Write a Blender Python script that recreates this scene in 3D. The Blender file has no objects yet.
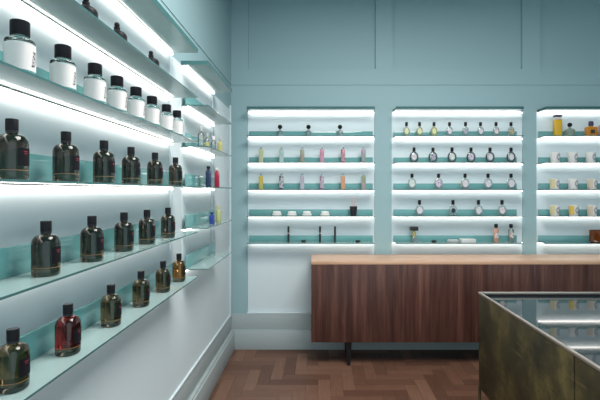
import bpy, bmesh, math, random
from mathutils import Vector, Matrix
random.seed(7)
S = bpy.context.scene
COL = S.collection
PI = math.pi

# ------------------------------------------------------------------ numbers of the place
EYE = 1.5            # camera height
YB = 4.2             # front face of the back wall
REC = 0.02           # depth of the shelf recesses in the back wall
XL = -0.825          # face of the left wall
XR = 4.2             # right wall
YF = -1.6            # open front of the shop, behind the camera
ZC = 3.35            # ceiling
def zk(k): return 2.249 - 0.2466 * k      # underside of shelf level k
ST = 0.006           # shelf thickness
LIFT = 0.010; ONL = ST + LIFT + 0.0007
ON = ST + 0.0007     # goods stand a hair above the glass
LED_E = 7.5
WORLD_E = 1.45
CEIL_E = 132.0
EXPOSURE = 0.0

# ------------------------------------------------------------------ materials
MATS = {}
def new_mat(name):
    m = bpy.data.materials.new(name); m.use_nodes = True
    nt = m.node_tree
    for n in list(nt.nodes): nt.nodes.remove(n)
    out = nt.nodes.new('ShaderNodeOutputMaterial')
    MATS[name] = m
    return m, nt, out
def N(nt, t, **kw):
    n = nt.nodes.new(t)
    for k, v in kw.items():
        if k in n.inputs: n.inputs[k].default_value = v
        else: setattr(n, k, v)
    return n
def L(nt, a, b): nt.links.new(a, b)
def rgb(c): return (c[0], c[1], c[2], 1.0)

def principled(name, col, rough=0.5, metal=0.0, spec=0.5, trans=0.0, ior=1.45, coat=0.0, noise=None, bump=0.0, nscale=30.0):
    m, nt, out = new_mat(name)
    p = N(nt, 'ShaderNodeBsdfPrincipled')
    p.inputs['Base Color'].default_value = rgb(col)
    p.inputs['Roughness'].default_value = rough
    p.inputs['Metallic'].default_value = metal
    p.inputs['Specular IOR Level'].default_value = spec
    p.inputs['Transmission Weight'].default_value = trans
    p.inputs['IOR'].default_value = ior
    p.inputs['Coat Weight'].default_value = coat
    L(nt, p.outputs[0], out.inputs[0])
    if noise or bump:
        tc = N(nt, 'ShaderNodeTexCoord')
        nz = N(nt, 'ShaderNodeTexNoise', Scale=nscale, Detail=4.0)
        L(nt, tc.outputs['Object'], nz.inputs['Vector'])
        if noise:
            mx = N(nt, 'ShaderNodeMix', data_type='RGBA')
            mx.inputs[6].default_value = rgb(col); mx.inputs[7].default_value = rgb(noise)
            L(nt, nz.outputs['Fac'], mx.inputs[0]); L(nt, mx.outputs[2], p.inputs['Base Color'])
        if bump:
            b = N(nt, 'ShaderNodeBump', Strength=bump, Distance=0.002)
            L(nt, nz.outputs['Fac'], b.inputs['Height']); L(nt, b.outputs[0], p.inputs['Normal'])
    return m

WALL = principled('wall_paint', (0.31, 0.455, 0.485), 0.55, spec=0.3, noise=(0.30, 0.445, 0.475), bump=0.05, nscale=60)
SKIRT = principled('skirting_paint', (0.41, 0.475, 0.485), 0.5, spec=0.3, noise=(0.40, 0.465, 0.475))
PANEL = principled('lit_shelf_panel_paint', (0.645, 0.74, 0.775), 0.55, spec=0.3, noise=(0.635, 0.73, 0.765), bump=0.05, nscale=60)  # slightly lighter panel paint, made paler still for the strips' wash of light
CEIL = principled('ceiling_paint', (0.40, 0.53, 0.55), 0.7, noise=(0.38, 0.51, 0.53))
BLACK = principled('black_cap', (0.007, 0.008, 0.010), 0.38, spec=0.12, noise=(0.018, 0.018, 0.022))
BLACKM = principled('black_matte', (0.012, 0.013, 0.016), 0.6, noise=(0.02, 0.02, 0.022))
WHITE = principled('white_label', (0.66, 0.635, 0.63), 0.6, noise=(0.63, 0.61, 0.60))
CERAMIC = principled('white_ceramic', (0.80, 0.78, 0.76), 0.3, noise=(0.76, 0.75, 0.73))
INK = principled('ink', (0.03, 0.03, 0.035), 0.6, noise=(0.04, 0.04, 0.045))
REDINK = principled('red_ink', (0.16, 0.02, 0.025), 0.5, noise=(0.30, 0.03, 0.04))
OCHRE = principled('ochre_line_color', (0.26, 0.16, 0.07), 0.5, noise=(0.22, 0.13, 0.06))
DARKLABEL = principled('dark_label', (0.006, 0.006, 0.009), 0.6, spec=0.15, noise=(0.009, 0.008, 0.012))
ALU = principled('led_channel_metal', (0.35, 0.36, 0.36), 0.45, metal=0.6, noise=(0.3, 0.31, 0.31))
LEGM = principled('dark_metal', (0.012, 0.012, 0.016), 0.4, metal=0.4, noise=(0.018, 0.018, 0.02))

def emissive(name, col, e):
    m, nt, out = new_mat(name)
    em = N(nt, 'ShaderNodeEmission', Color=rgb(col), Strength=e)
    L(nt, em.outputs[0], out.inputs[0])
    return m
LED = emissive('led_diffuser', (1.0, 0.95, 0.90), LED_E)

def layered_glass(name, tint, diff, k_diff, gloss_rough=0.03, ior=1.5):
    """tinted sheet glass: part see-through, part frosted body colour, clear gloss on top"""
    m, nt, out = new_mat(name)
    tr = N(nt, 'ShaderNodeBsdfTransparent', Color=rgb(tint))
    di = N(nt, 'ShaderNodeBsdfDiffuse', Color=rgb(diff))
    gl = N(nt, 'ShaderNodeBsdfGlossy', Color=(1, 1, 1, 1), Roughness=gloss_rough)
    fr = N(nt, 'ShaderNodeFresnel', IOR=ior)
    m1 = N(nt, 'ShaderNodeMixShader'); m1.inputs[0].default_value = k_diff
    m2 = N(nt, 'ShaderNodeMixShader')
    tc = N(nt, 'ShaderNodeTexCoord'); nz = N(nt, 'ShaderNodeTexNoise', Scale=14.0, Detail=2.0)
    L(nt, tc.outputs['Object'], nz.inputs['Vector'])
    mr = N(nt, 'ShaderNodeMapRange'); mr.inputs[3].default_value = k_diff * 0.96; mr.inputs[4].default_value = min(1.0, k_diff * 1.04)
    L(nt, nz.outputs['Fac'], mr.inputs[0]); L(nt, mr.outputs[0], m1.inputs[0])
    L(nt, tr.outputs[0], m1.inputs[1]); L(nt, di.outputs[0], m1.inputs[2])
    L(nt, fr.outputs[0], m2.inputs[0]); L(nt, m1.outputs[0], m2.inputs[1]); L(nt, gl.outputs[0], m2.inputs[2])
    L(nt, m2.outputs[0], out.inputs[0])
    return m
SHELF = layered_glass('frosted_shelf_glass', (0.80, 0.92, 0.91), (0.40, 0.545, 0.54), 0.72, 0.11)
EDGE = layered_glass('shelf_glass_edge', (0.4, 0.66, 0.65), (0.06, 0.16, 0.16), 0.85, 0.08)
UPST = layered_glass('upstand_glass', (0.5, 0.80, 0.78), (0.155, 0.385, 0.385), 0.85, 0.06)
CLEAR = layered_glass('clear_bottle_glass', (0.90, 0.93, 0.92), (0.58, 0.60, 0.60), 0.16, 0.03)

def real_glass(name, col, rough=0.0, ior=1.48):
    return principled(name, col, rough, trans=1.0, ior=ior, noise=tuple(c * 0.94 for c in col), nscale=8)
SMOKE = real_glass('smoked_glass', (0.095, 0.072, 0.053))
SMOKE2 = real_glass('brown_glass', (0.15, 0.105, 0.048))
AMBER = real_glass('amber_glass', (0.36, 0.155, 0.032))
RUBY = real_glass('ruby_glass', (0.22, 0.02, 0.018))
BASEG = real_glass('clear_base_glass', (0.15, 0.125, 0.095))
JARG = real_glass('clear_jar_glass', (0.93, 0.96, 0.95), ior=1.3)

def juice(name, col, k=0.6):
    return layered_glass(name, tuple(min(1, c * 1.05 + 0.05) for c in col), col, k, 0.04)

def patterned(name, c1, c2, scale=60.0, c3=None):
    m, nt, out = new_mat(name)
    p = N(nt, 'ShaderNodeBsdfPrincipled'); p.inputs['Roughness'].default_value = 0.25
    tc = N(nt, 'ShaderNodeTexCoord'); v = N(nt, 'ShaderNodeTexVoronoi', Scale=scale)
    L(nt, tc.outputs['Object'], v.inputs['Vector'])
    r = N(nt, 'ShaderNodeValToRGB'); r.color_ramp.interpolation = 'CONSTANT'
    r.color_ramp.elements[0].color = rgb(c1); r.color_ramp.elements[1].position = 0.45; r.color_ramp.elements[1].color = rgb(c2)
    if c3:
        e = r.color_ramp.elements.new(0.75); e.color = rgb(c3)
    L(nt, v.outputs['Distance'], r.inputs[0]); L(nt, r.outputs[0], p.inputs['Base Color']); L(nt, p.outputs[0], out.inputs[0])
    return m

def wood_mat(name, dark, mid, light, axis='Z', fine=38.0, rough=0.42, spec=0.4):
    m, nt, out = new_mat(name)
    p = N(nt, 'ShaderNodeBsdfPrincipled'); p.inputs['Roughness'].default_value = rough; p.inputs['Specular IOR Level'].default_value = spec
    tc = N(nt, 'ShaderNodeTexCoord'); mp = N(nt, 'ShaderNodeMapping')
    sc = {'Z': (1, 1, 0.045), 'X': (0.045, 1, 1), 'Y': (1, 0.045, 1)}[axis]
    mp.inputs['Scale'].default_value = sc
    L(nt, tc.outputs['Object'], mp.inputs['Vector'])
    n1 = N(nt, 'ShaderNodeTexNoise', Scale=fine, Detail=5.0, Roughness=0.65, Distortion=0.4)
    n2 = N(nt, 'ShaderNodeTexNoise', Scale=fine * 0.28, Detail=2.0)
    L(nt, mp.outputs[0], n1.inputs['Vector']); L(nt, mp.outputs[0], n2.inputs['Vector'])
    ad = N(nt, 'ShaderNodeMath', operation='MULTIPLY_ADD'); ad.inputs[1].default_value = 0.55
    L(nt, n2.outputs['Fac'], ad.inputs[0])
    ml = N(nt, 'ShaderNodeMath', operation='MULTIPLY'); ml.inputs[1].default_value = 0.5
    L(nt, n1.outputs['Fac'], ml.inputs[0]); L(nt, ml.outputs[0], ad.inputs[2])
    r = N(nt, 'ShaderNodeValToRGB')
    r.color_ramp.elements[0].position = 0.36; r.color_ramp.elements[0].color = rgb(dark)
    r.color_ramp.elements[1].position = 0.72; r.color_ramp.elements[1].color = rgb(light)
    e = r.color_ramp.elements.new(0.52); e.color = rgb(mid)
    L(nt, ad.outputs[0], r.inputs[0]); L(nt, r.outputs[0], p.inputs['Base Color'])
    b = N(nt, 'ShaderNodeBump', Strength=0.12, Distance=0.001)
    L(nt, n1.outputs['Fac'], b.inputs['Height']); L(nt, b.outputs[0], p.inputs['Normal'])
    L(nt, p.outputs[0], out.inputs[0])
    return m
WALNUT = wood_mat('walnut_front', (0.034, 0.012, 0.010), (0.080, 0.031, 0.023), (0.165, 0.076, 0.055), 'Z', 62)
WALTOP_LIT = wood_mat('walnut_top_lit', (0.50, 0.295, 0.18), (0.60, 0.375, 0.25), (0.70, 0.47, 0.33), 'X', 40, rough=0.38)  # same walnut as the front, colour lightened for the LED light on it

def brass_mat():
    m, nt, out = new_mat('patinated_brass')
    p = N(nt, 'ShaderNodeBsdfPrincipled'); p.inputs['Metallic'].default_value = 0.2; p.inputs['Specular IOR Level'].default_value = 0.3; p.inputs['Roughness'].default_value = 0.5
    tc = N(nt, 'ShaderNodeTexCoord')
    n1 = N(nt, 'ShaderNodeTexNoise', Scale=5.0, Detail=8.0, Roughness=0.65)
    L(nt, tc.outputs['Object'], n1.inputs['Vector'])
    r = N(nt, 'ShaderNodeValToRGB')
    r.color_ramp.elements[0].position = 0.38; r.color_ramp.elements[0].color = (0.026, 0.023, 0.012, 1)
    r.color_ramp.elements[1].position = 0.66; r.color_ramp.elements[1].color = (0.125, 0.098, 0.034, 1)
    e = r.color_ramp.elements.new(0.52); e.color = (0.055, 0.044, 0.019, 1)
    L(nt, n1.outputs['Fac'], r.inputs[0])
    mp = N(nt, 'ShaderNodeMapping'); mp.inputs['Rotation'].default_value = (0.55, 0, 0); mp.inputs['Scale'].default_value = (1, 1.2, 14)
    L(nt, tc.outputs['Object'], mp.inputs['Vector'])
    n2 = N(nt, 'ShaderNodeTexNoise', Scale=3.0, Detail=3.0, Roughness=0.5); L(nt, mp.outputs[0], n2.inputs['Vector'])
    r2 = N(nt, 'ShaderNodeValToRGB'); r2.color_ramp.elements[0].position = 0.645; r2.color_ramp.elements[0].color = (0, 0, 0, 1)
    r2.color_ramp.elements[1].position = 0.73; r2.color_ramp.elements[1].color = (0.5, 0.5, 0.5, 1)
    L(nt, n2.outputs['Fac'], r2.inputs[0])
    mx = N(nt, 'ShaderNodeMix', data_type='RGBA'); mx.inputs[7].default_value = (0.20, 0.15, 0.06, 1)
    L(nt, r2.outputs[0], mx.inputs[0]); L(nt, r.outputs[0], mx.inputs[6])
    L(nt, mx.outputs[2], p.inputs['Base Color'])
    b = N(nt, 'ShaderNodeBump', Strength=0.15, Distance=0.002); L(nt, n1.outputs['Fac'], b.inputs['Height']); L(nt, b.outputs[0], p.inputs['Normal'])
    L(nt, p.outputs[0], out.inputs[0])
    return m
BRASS = brass_mat()
RIM = principled('brushed_rim_metal', (0.50, 0.45, 0.40), 0.4, metal=0.85, noise=(0.42, 0.37, 0.32))
DARKIN = principled('dark_counter_lining', (0.008, 0.009, 0.012), 0.6, spec=0.1, noise=(0.010, 0.011, 0.015))
def top_glass():
    m, nt, out = new_mat('dark_backed_counter_glass')
    p = N(nt, 'ShaderNodeBsdfPrincipled'); p.inputs['Base Color'].default_value = (0.010, 0.016, 0.019, 1)
    p.inputs['Roughness'].default_value = 0.02; p.inputs['IOR'].default_value = 1.55; p.inputs['Specular IOR Level'].default_value = 0.5
    tc = N(nt, 'ShaderNodeTexCoord'); nz = N(nt, 'ShaderNodeTexNoise', Scale=3.0); L(nt, tc.outputs['Object'], nz.inputs['Vector'])
    mr = N(nt, 'ShaderNodeMapRange'); mr.inputs[3].default_value = 0.02; mr.inputs[4].default_value = 0.06
    L(nt, nz.outputs['Fac'], mr.inputs[0]); L(nt, mr.outputs[0], p.inputs['Roughness'])
    L(nt, p.outputs[0], out.inputs[0])
    return m
TOPGLASS = top_glass()

def floor_mat():
    m, nt, out = new_mat('parquet_oak')
    p = N(nt, 'ShaderNodeBsdfPrincipled'); p.inputs['Roughness'].default_value = 0.42; p.inputs['Specular IOR Level'].default_value = 0.35
    at = N(nt, 'ShaderNodeAttribute', attribute_name='plank')
    uv = N(nt, 'ShaderNodeUVMap', uv_map='UVMap')
    mp = N(nt, 'ShaderNodeMapping'); mp.inputs['Scale'].default_value = (1.2, 14, 1)
    L(nt, uv.outputs[0], mp.inputs['Vector'])
    nz = N(nt, 'ShaderNodeTexNoise', Scale=5.0, Detail=5.0, Roughness=0.6, Distortion=0.3); L(nt, mp.outputs[0], nz.inputs['Vector'])
    sep = N(nt, 'ShaderNodeSeparateColor'); L(nt, at.outputs['Color'], sep.inputs[0])
    a = N(nt, 'ShaderNodeMath', operation='MULTIPLY_ADD'); a.inputs[1].default_value = 0.5
    b = N(nt, 'ShaderNodeMath', operation='MULTIPLY'); b.inputs[1].default_value = 0.5
    L(nt, nz.outputs['Fac'], b.inputs[0]); L(nt, sep.outputs[0], a.inputs[0]); L(nt, b.outputs[0], a.inputs[2])
    r = N(nt, 'ShaderNodeValToRGB')
    r.color_ramp.elements[0].position = 0.15; r.color_ramp.elements[0].color = (0.088, 0.040, 0.027, 1)
    r.color_ramp.elements[1].position = 0.85; r.color_ramp.elements[1].color = (0.225, 0.120, 0.080, 1)
    e = r.color_ramp.elements.new(0.5); e.color = (0.140, 0.068, 0.044, 1)
    L(nt, a.outputs[0], r.inputs[0]); L(nt, r.outputs[0], p.inputs['Base Color'])
    L(nt, p.outputs[0], out.inputs[0])
    return m
FLOORM = floor_mat()
GROUT = principled('parquet_gap', (0.03, 0.016, 0.012), 0.8, noise=(0.035, 0.02, 0.014))

# ------------------------------------------------------------------ mesh builder
class MB:
    def __init__(s): s.v = []; s.f = []; s.m = []; s.smooth = []
    def add(s, vs, fs, mi=0, smooth=False):
        o = len(s.v); s.v += [tuple(v) for v in vs]
        for f in fs:
            s.f.append(tuple(i + o for i in f)); s.m.append(mi); s.smooth.append(smooth)
    def box(s, x0, x1, y0, y1, z0, z1, mi=0, face_mi=None):
        vs = [(x, y, z) for x in (x0, x1) for y in (y0, y1) for z in (z0, z1)]
        fs = [(0, 1, 3, 2), (4, 6, 7, 5), (0, 4, 5, 1), (2, 3, 7, 6), (0, 2, 6, 4), (1, 5, 7, 3)]  # -x +x -y +y -z +z
        for i, f in enumerate(fs): s.add(vs, [f], (face_mi or {}).get(i, mi))
    def rbox(s, x0, x1, y0, y1, z0, z1, r=0.003, seg=2, mi=0):
        bm = bmesh.new()
        bmesh.ops.create_cube(bm, size=1.0)
        for v in bm.verts:
            v.co = Vector(((x0 + x1) / 2 + v.co.x * (x1 - x0), (y0 + y1) / 2 + v.co.y * (y1 - y0), (z0 + z1) / 2 + v.co.z * (z1 - z0)))
        bm.normal_update(); bmesh.ops.bevel(bm, geom=bm.edges[:], offset=r, segments=seg, profile=0.5, affect='EDGES')
        bm.verts.index_update(); bm.normal_update()
        o = len(s.v); s.v += [v.co[:] for v in bm.verts]
        for f in bm.faces:
            s.f.append(tuple(v.index + o for v in f.verts)); s.m.append(mi)
            s.smooth.append(max(abs(c) for c in f.normal) < 0.999)
        bm.free()
    def lathe(s, prof, seg=32, sx=1.0, sy=1.0, n=2.0, cx=0, cy=0, cz=0, mi=0, closed=False):
        """prof: (radius, z) from bottom axis up; superellipse cross-section of exponent n"""
        vs = []; fs = []; rows = []
        for (r, z) in prof:
            if r < 1e-6:
                rows.append([len(vs)]); vs.append((cx, cy, cz + z)); continue
            row = []
            for i in range(seg):
                a = 2 * PI * i / seg; c, q = math.cos(a), math.sin(a)
                k = (abs(c) ** n + abs(q) ** n) ** (-1.0 / n)
                row.append(len(vs)); vs.append((cx + r * sx * c * k, cy + r * sy * q * k, cz + z))
            rows.append(row)
        for a, b in zip(rows[:-1], rows[1:]):
            if len(a) == 1 and len(b) == 1: continue
            for i in range(seg):
                j = (i + 1) % seg
                if len(a) == 1: fs.append((a[0], b[j], b[i]))
                elif len(b) == 1: fs.append((a[i], a[j], b[0]))
                else: fs.append((a[i], a[j], b[j], b[i]))
        s.add(vs, fs, mi, True)
    def cyl(s, p0, p1, r0, r1=None, seg=12, mi=0):
        p0, p1 = Vector(p0), Vector(p1); r1 = r0 if r1 is None else r1
        d = (p1 - p0).normalized(); u = d.orthogonal().normalized(); w = d.cross(u)
        vs = [];
        for p, r in ((p0, r0), (p1, r1)):
            vs += [p + (u * math.cos(2 * PI * i / seg) + w * math.sin(2 * PI * i / seg)) * r for i in range(seg)]
        s.add(vs, [(i, (i + 1) % seg, seg + (i + 1) % seg, seg + i) for i in range(seg)], mi, True)
        s.add(vs, [tuple(reversed(range(seg))), tuple(range(seg, 2 * seg))], mi)
    def wrap(s, r, z0, z1, a0, a1, n=2.0, sx=1.0, sy=1.0, th=0.0006, seg=16, mi=0, rows=1):
        """curved label hugging a lathe side, angles from +X"""
        vs = []; fs = []
        for k in range(rows + 1):
            z = z0 + (z1 - z0) * k / rows
            for i in range(seg + 1):
                a = a0 + (a1 - a0) * i / seg; c, q = math.cos(a), math.sin(a)
                kk = (abs(c) ** n + abs(q) ** n) ** (-1.0 / n)
                vs.append(((r + th) * sx * c * kk, (r + th) * sy * q * kk, z))
        w = seg + 1
        for k in range(rows):
            for i in range(seg): fs.append((k * w + i, k * w + i + 1, (k + 1) * w + i + 1, (k + 1) * w + i))
        s.add(vs, fs, mi, True)
    def disc(s, cx, cy, cz, rx, rz, th, seg=24, n=2.0, mi=0):
        """upright oval slab facing -Y"""
        ring = []
        for i in range(seg):
            a = 2 * PI * i / seg; c, q = math.cos(a), math.sin(a); k = (abs(c) ** n + abs(q) ** n) ** (-1.0 / n)
            ring.append((rx * c * k, rz * q * k))
        prof = [(0.0, -0.5), (0.80, -0.5), (0.94, -0.36), (1.0, 0.0), (0.94, 0.36), (0.80, 0.5), (0.0, 0.5)]
        vs = []; rows = []
        for (f, t) in prof:
            if f == 0: rows.append([len(vs)]); vs.append((cx, cy + t * th, cz)); continue
            rows.append(list(range(len(vs), len(vs) + seg))); vs += [(cx + x * f, cy + t * th, cz + z * f) for x, z in ring]
        fs = []
        for a, b in zip(rows[:-1], rows[1:]):
            for i in range(seg):
                j = (i + 1) % seg
                if len(a) == 1: fs.append((a[0], b[i], b[j]))
                elif len(b) == 1: fs.append((a[i], b[0], a[j]))
                else: fs.append((a[i], b[i], b[j], a[j]))
        s.add(vs, fs, mi, True)
    def oval_ring(s, cx, cy, cz, rx, rz, t, seg=28, mi=0, n=2.0):
        vs = []; fs = []; m = 8
        for i in range(seg):
            a = 2 * PI * i / seg; c, q = math.cos(a), math.sin(a)
            for j in range(m):
                b = 2 * PI * j / m
                vs.append((cx + (rx + t * math.cos(b)) * c, cy + t * math.sin(b) * 1.3, cz + (rz + t * math.cos(b)) * q))
        for i in range(seg):
            for j in range(m):
                i2, j2 = (i + 1) % seg, (j + 1) % m
                fs.append((i * m + j, i2 * m + j, i2 * m + j2, i * m + j2))
        s.add(vs, fs, mi, True)
    def build(s, name, mats, parent=None):
        me = bpy.data.meshes.new(name)
        me.from_pydata(s.v, [], s.f)
        if not isinstance(mats, (list, tuple)): mats = [mats]
        for m in mats: me.materials.append(m)
        for p, mi, sm in zip(me.polygons, s.m, s.smooth): p.material_index = mi; p.use_smooth = sm
        bm = bmesh.new(); bm.from_mesh(me)
        bmesh.ops.remove_doubles(bm, verts=bm.verts, dist=1e-6) if False else None
        bmesh.ops.recalc_face_normals(bm, faces=bm.faces); bm.to_mesh(me); bm.free()
        if any(s.smooth):
            try: me.set_sharp_from_angle(angle=math.radians(38))
            except Exception: pass
        o = bpy.data.objects.new(name, me); COL.objects.link(o)
        if parent: o.parent = parent
        return o

def tag(o, label, cat, group=None):
    if label: o["label"] = label
    o["category"] = cat
    if group: o['group'] = group
    return o
def thing(name, label, cat, loc=(0, 0, 0), group=None):
    o = bpy.data.objects.new(name, None); COL.objects.link(o); o.location = loc; o.empty_display_size = 0.05
    return tag(o, label, cat, group)
def struct(o): o['kind'] = 'structure'; return o
def copy_tree(o, parent=None):
    c = o.copy(); COL.objects.link(c)
    if parent is not None: c.parent = parent
    for ch in list(o.children): copy_tree(ch, c)
    return c
def put(proto, used, loc, label, rz=0.0):
    """first call moves the prototype itself, later calls copy it with its parts"""
    o = proto if id(proto) not in used else copy_tree(proto)
    used.add(id(proto)); o.location = loc; o.rotation_euler = (0, 0, rz); o['label'] = label
    return o
USED = set()
KEEP = []

# ------------------------------------------------------------------ setting: floor, walls, ceiling
def build_floor():
    W, n = 0.095, 4
    gap = 0.0007
    verts, faces, mi, rnd, uvs = [], [], [], [], []
    def plank(x0, x1, y0, y1, along_x):
        x0, x1 = max(x0, XL), min(x1, XR); y0, y1 = max(y0, YF), min(y1, YB)
        if x1 - x0 < 0.004 or y1 - y0 < 0.004: return
        o = len(verts); z = 0.0
        verts.extend([(x0 + gap, y0 + gap, z), (x1 - gap, y0 + gap, z), (x1 - gap, y1 - gap, z), (x0 + gap, y1 - gap, z)])
        faces.append((o, o + 1, o + 2, o + 3)); mi.append(0); rnd.append(random.random())
        ou, ov = random.uniform(0, 50), random.uniform(0, 50)
        if along_x: uvs.append([(ou, ov), (ou + x1 - x0, ov), (ou + x1 - x0, ov + y1 - y0), (ou, ov + y1 - y0)])
        else: uvs.append([(ou, ov), (ou, ov + x1 - x0), (ou + y1 - y0, ov + x1 - x0), (ou + y1 - y0, ov)])
    i0, i1 = int(XL / W) - 6, int(XR / W) + 6
    j0, j1 = int(YF / W) - 6, int(YB / W) + 6
    for i in range(i0, i1):
        for j in range(j0, j1):
            m = (i - j) % (2 * n)
            if m == 0: plank(i * W, (i + n) * W, j * W, (j + 1) * W, True)
            elif m == 2 * n - 1: plank(i * W, (i + 1) * W, j * W, (j + n) * W, False)
    o = len(verts)
    verts.extend([(XL - 0.1, YF, -0.002), (XR + 0.1, YF, -0.002), (XR + 0.1, YB + 0.15, -0.002), (XL - 0.1, YB + 0.15, -0.002)])
    faces.append((o, o + 1, o + 2, o + 3)); mi.append(1); rnd.append(0.5); uvs.append([(0, 0)] * 4)
    me = bpy.data.meshes.new('floor'); me.from_pydata(verts, [], faces)
    me.materials.append(FLOORM); me.materials.append(GROUT)
    at = me.attributes.new('plank', 'FLOAT_COLOR', 'CORNER')
    uvl = me.uv_layers.new(name='UVMap')
    for p in me.polygons:
        p.material_index = mi[p.index]
        for q, li in enumerate(p.loop_indices): uvl.data[li].uv = uvs[p.index][q]; at.data[li].color = (rnd[p.index],) * 3 + (1,)
    fl = bpy.data.objects.new('floor', me); COL.objects.link(fl); struct(fl)
build_floor()

BAYS = [(-0.672, 0.540), (0.700, 1.948), (2.075, 3.300)]       # shelf recesses of the back wall
UPPER = [(-0.665, 0.548), (0.71, 1.942), (2.115, 3.325)]       # panels above the rail
def back_wall():
    b = MB()
    b.box(XL - 0.12, XR + 0.1, YB + REC, YB + 0.15, 0, 2.6); b.box(XL - 0.12, XR + 0.1, YB + 0.05, YB + 0.15, 2.6, ZC)   # core
    z0, z1 = 0.341, 2.272
    xs = [XL - 0.12] + [x for bay in BAYS for x in bay] + [XR + 0.1]
    b.box(xs[0], xs[-1], YB, YB + REC, 0, z0)                                    # below the recesses
    b.box(xs[0], xs[-1], YB, YB + REC, z1, 2.498)
    for i in range(0, len(xs), 2): b.box(xs[i], xs[i + 1], YB, YB + REC, z0, z1) # stiles
    b.box(xs[0], xs[-1], YB + 0.006, YB + REC, 2.498, 2.508)                     # groove under the upper panels
    uz0 = 2.66; ur = 0.03
    b.box(xs[0], xs[-1], YB, YB + 0.05, 2.508, uz0)
    us = [xs[0]] + [x for p in UPPER for x in p] + [xs[-1]]
    for i in range(0, len(us), 2): b.box(us[i], us[i + 1], YB, YB + 0.05, uz0, ZC)
    for (a, c) in UPPER: b.box(a, c, YB + ur, YB + 0.05, uz0, ZC)
    return struct(b.build('wall_back', WALL))
back_wall()
def recess_panels():
    for i, (a, c) in enumerate(BAYS):
        b = MB(); b.box(a + 0.002, c - 0.002, YB + REC - 0.004, YB + REC - 0.0005, 0.343, 2.27)
        struct(b.build('trim_%d' % (i + 1), PANEL))
recess_panels()
def left_wall():
    b = MB()
    b.box(XL - 0.12, XL, YF, YB + 0.15, 0, 2.498)
    b.box(XL - 0.12, XL - 0.006, YF, YB + 0.15, 2.498, 2.508)
    b.box(XL - 0.12, XL, YF, YB + 0.15, 2.508, ZC)
    return struct(b.build('wall_left', WALL))
left_wall()
AY = (0.42, 2.43); BY = (2.655, 3.40)
b = MB(); b.rbox(XL + 0.0015, XL + 0.012, 2.455, 2.635, 1.0, 2.249, 0.002); struct(b.build('trim_4', PANEL))
b = MB(); b.rbox(XL + 0.0015, XL + 0.012, 3.415, 4.075, 1.0, 2.249, 0.002); struct(b.build('trim_5', PANEL))
b = MB(); b.rbox(XL, XL + 0.013, 4.115, 4.14, 0.341, 2.30, 0.004); struct(b.build('trim_6', PANEL))
b = MB(); b.box(XL, XL + 0.0015, YF, 4.115, 0.345, 2.262); struct(b.build('trim_11', PANEL))
b = MB(); b.rbox(XL, XL + 0.013, YF, 4.14, 0.332, 0.346, 0.004); struct(b.build('trim_7', PANEL))
for i, (a, c) in enumerate(BAYS):       # thin bead round the foot of each recess
    b = MB(); b.rbox(a, c, YB - 0.008, YB + 0.01, 0.335, 0.347, 0.003); struct(b.build('trim_%d' % (8 + i), PANEL))
b = MB(); b.rbox(XL + 0.0, XR, YB - 0.028, YB, 0, 0.17, 0.004); b.rbox(XL, XR, YB - 0.02, YB, 0.165, 0.186, 0.006); struct(b.build('baseboard_back', SKIRT))
b = MB(); b.rbox(XL, XL + 0.038, YF, YB - 0.028, 0, 0.17, 0.004); b.rbox(XL, XL + 0.028, YF, YB - 0.02, 0.165, 0.186, 0.006); struct(b.build('baseboard_left', SKIRT))
b = MB(); b.box(XR, XR + 0.1, YF, YB + 0.15, 0, ZC); struct(b.build('wall_right', WALL))
b = MB(); b.box(XL - 0.12, XR + 0.1, YF, YB + 0.15, ZC, ZC + 0.1); struct(b.build('ceiling', CEIL))

b = MB(); b.rbox(XL, XL + 0.004, YF, YB - 0.022, 0.186, 0.332, 0.001); struct(b.build('trim_12', SKIRT))     # thin boards above the skirting, paler and greyer than the wall
b = MB(); b.rbox(XL + 0.004, XR, YB - 0.004, YB, 0.186, 0.335, 0.001); struct(b.build('trim_13', SKIRT))

# ------------------------------------------------------------------ shelves with their light strips
LEVEL = ['topmost', 'second', 'third', 'fourth', 'fifth', 'lowest']
def shelf(label, group, lo, hi, axis, k, span=None):
    """axis 'X': on the back wall, lo..hi along X.  axis 'Y': on the left wall, lo..hi along Y"""
    z = zk(k); t = ST if k else 0.024
    g = 0.003
    if axis == 'X':
        back, front = YB + REC - 0.006, YB - 0.16
        root = thing('glass_shelf', label, 'shelf', ((lo + hi) / 2, back, z), group)
        w = (hi - lo) / 2 - g; d = back - front
        p = MB(); p.box(-w, w, -d, 0, 0, t, 0, {2: 1, 0: 1, 1: 1}); p.build('glass_panel', [SHELF, EDGE], root)
        if k:
            u = MB(); u.rbox(-w, w, -0.030, -0.020, t, t + 0.057, 0.0015); u.build('upstand', UPST, root)
        l0, l1 = span[0] + 0.012 - (lo + hi) / 2, span[1] - 0.012 - (lo + hi) / 2     # the strip runs the width of the recess
        e = MB(); e.box(l0, l1, -0.030, -0.003, -0.004, -0.0003); ch = e.build('led_channel', ALU, root)
        e = MB(); e.box(l0, l1, -0.030, -0.014, -0.010, -0.004); e.build('led_strip', LED, root)
    else:
        back, front = XL + 0.001, XL + 0.165
        root = thing('glass_shelf', label, 'shelf', (back, (lo + hi) / 2, z + LIFT), group)
        w = (hi - lo) / 2; d = front - back
        p = MB(); p.box(0, d, -w, w, 0, t, 0, {1: 1, 2: 1, 3: 1}); p.build('glass_panel', [SHELF, EDGE], root)
        if k:
            u = MB(); u.rbox(0.024, 0.034, -w, w, t, t + 0.078, 0.0015); u.build('upstand', UPST, root)
        e = MB(); e.box(0.0002, 0.028, -w + 0.003, w - 0.003, -0.004, 0.0); e.build('led_channel', ALU, root)
        e = MB(); e.box(0.012, 0.028, -w + 0.003, w - 0.003, -0.012, -0.004); e.build('led_strip', LED, root)
    return root
BAYNAME = ['left bay of back wall', 'middle bay of back wall', 'right bay of back wall']
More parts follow.
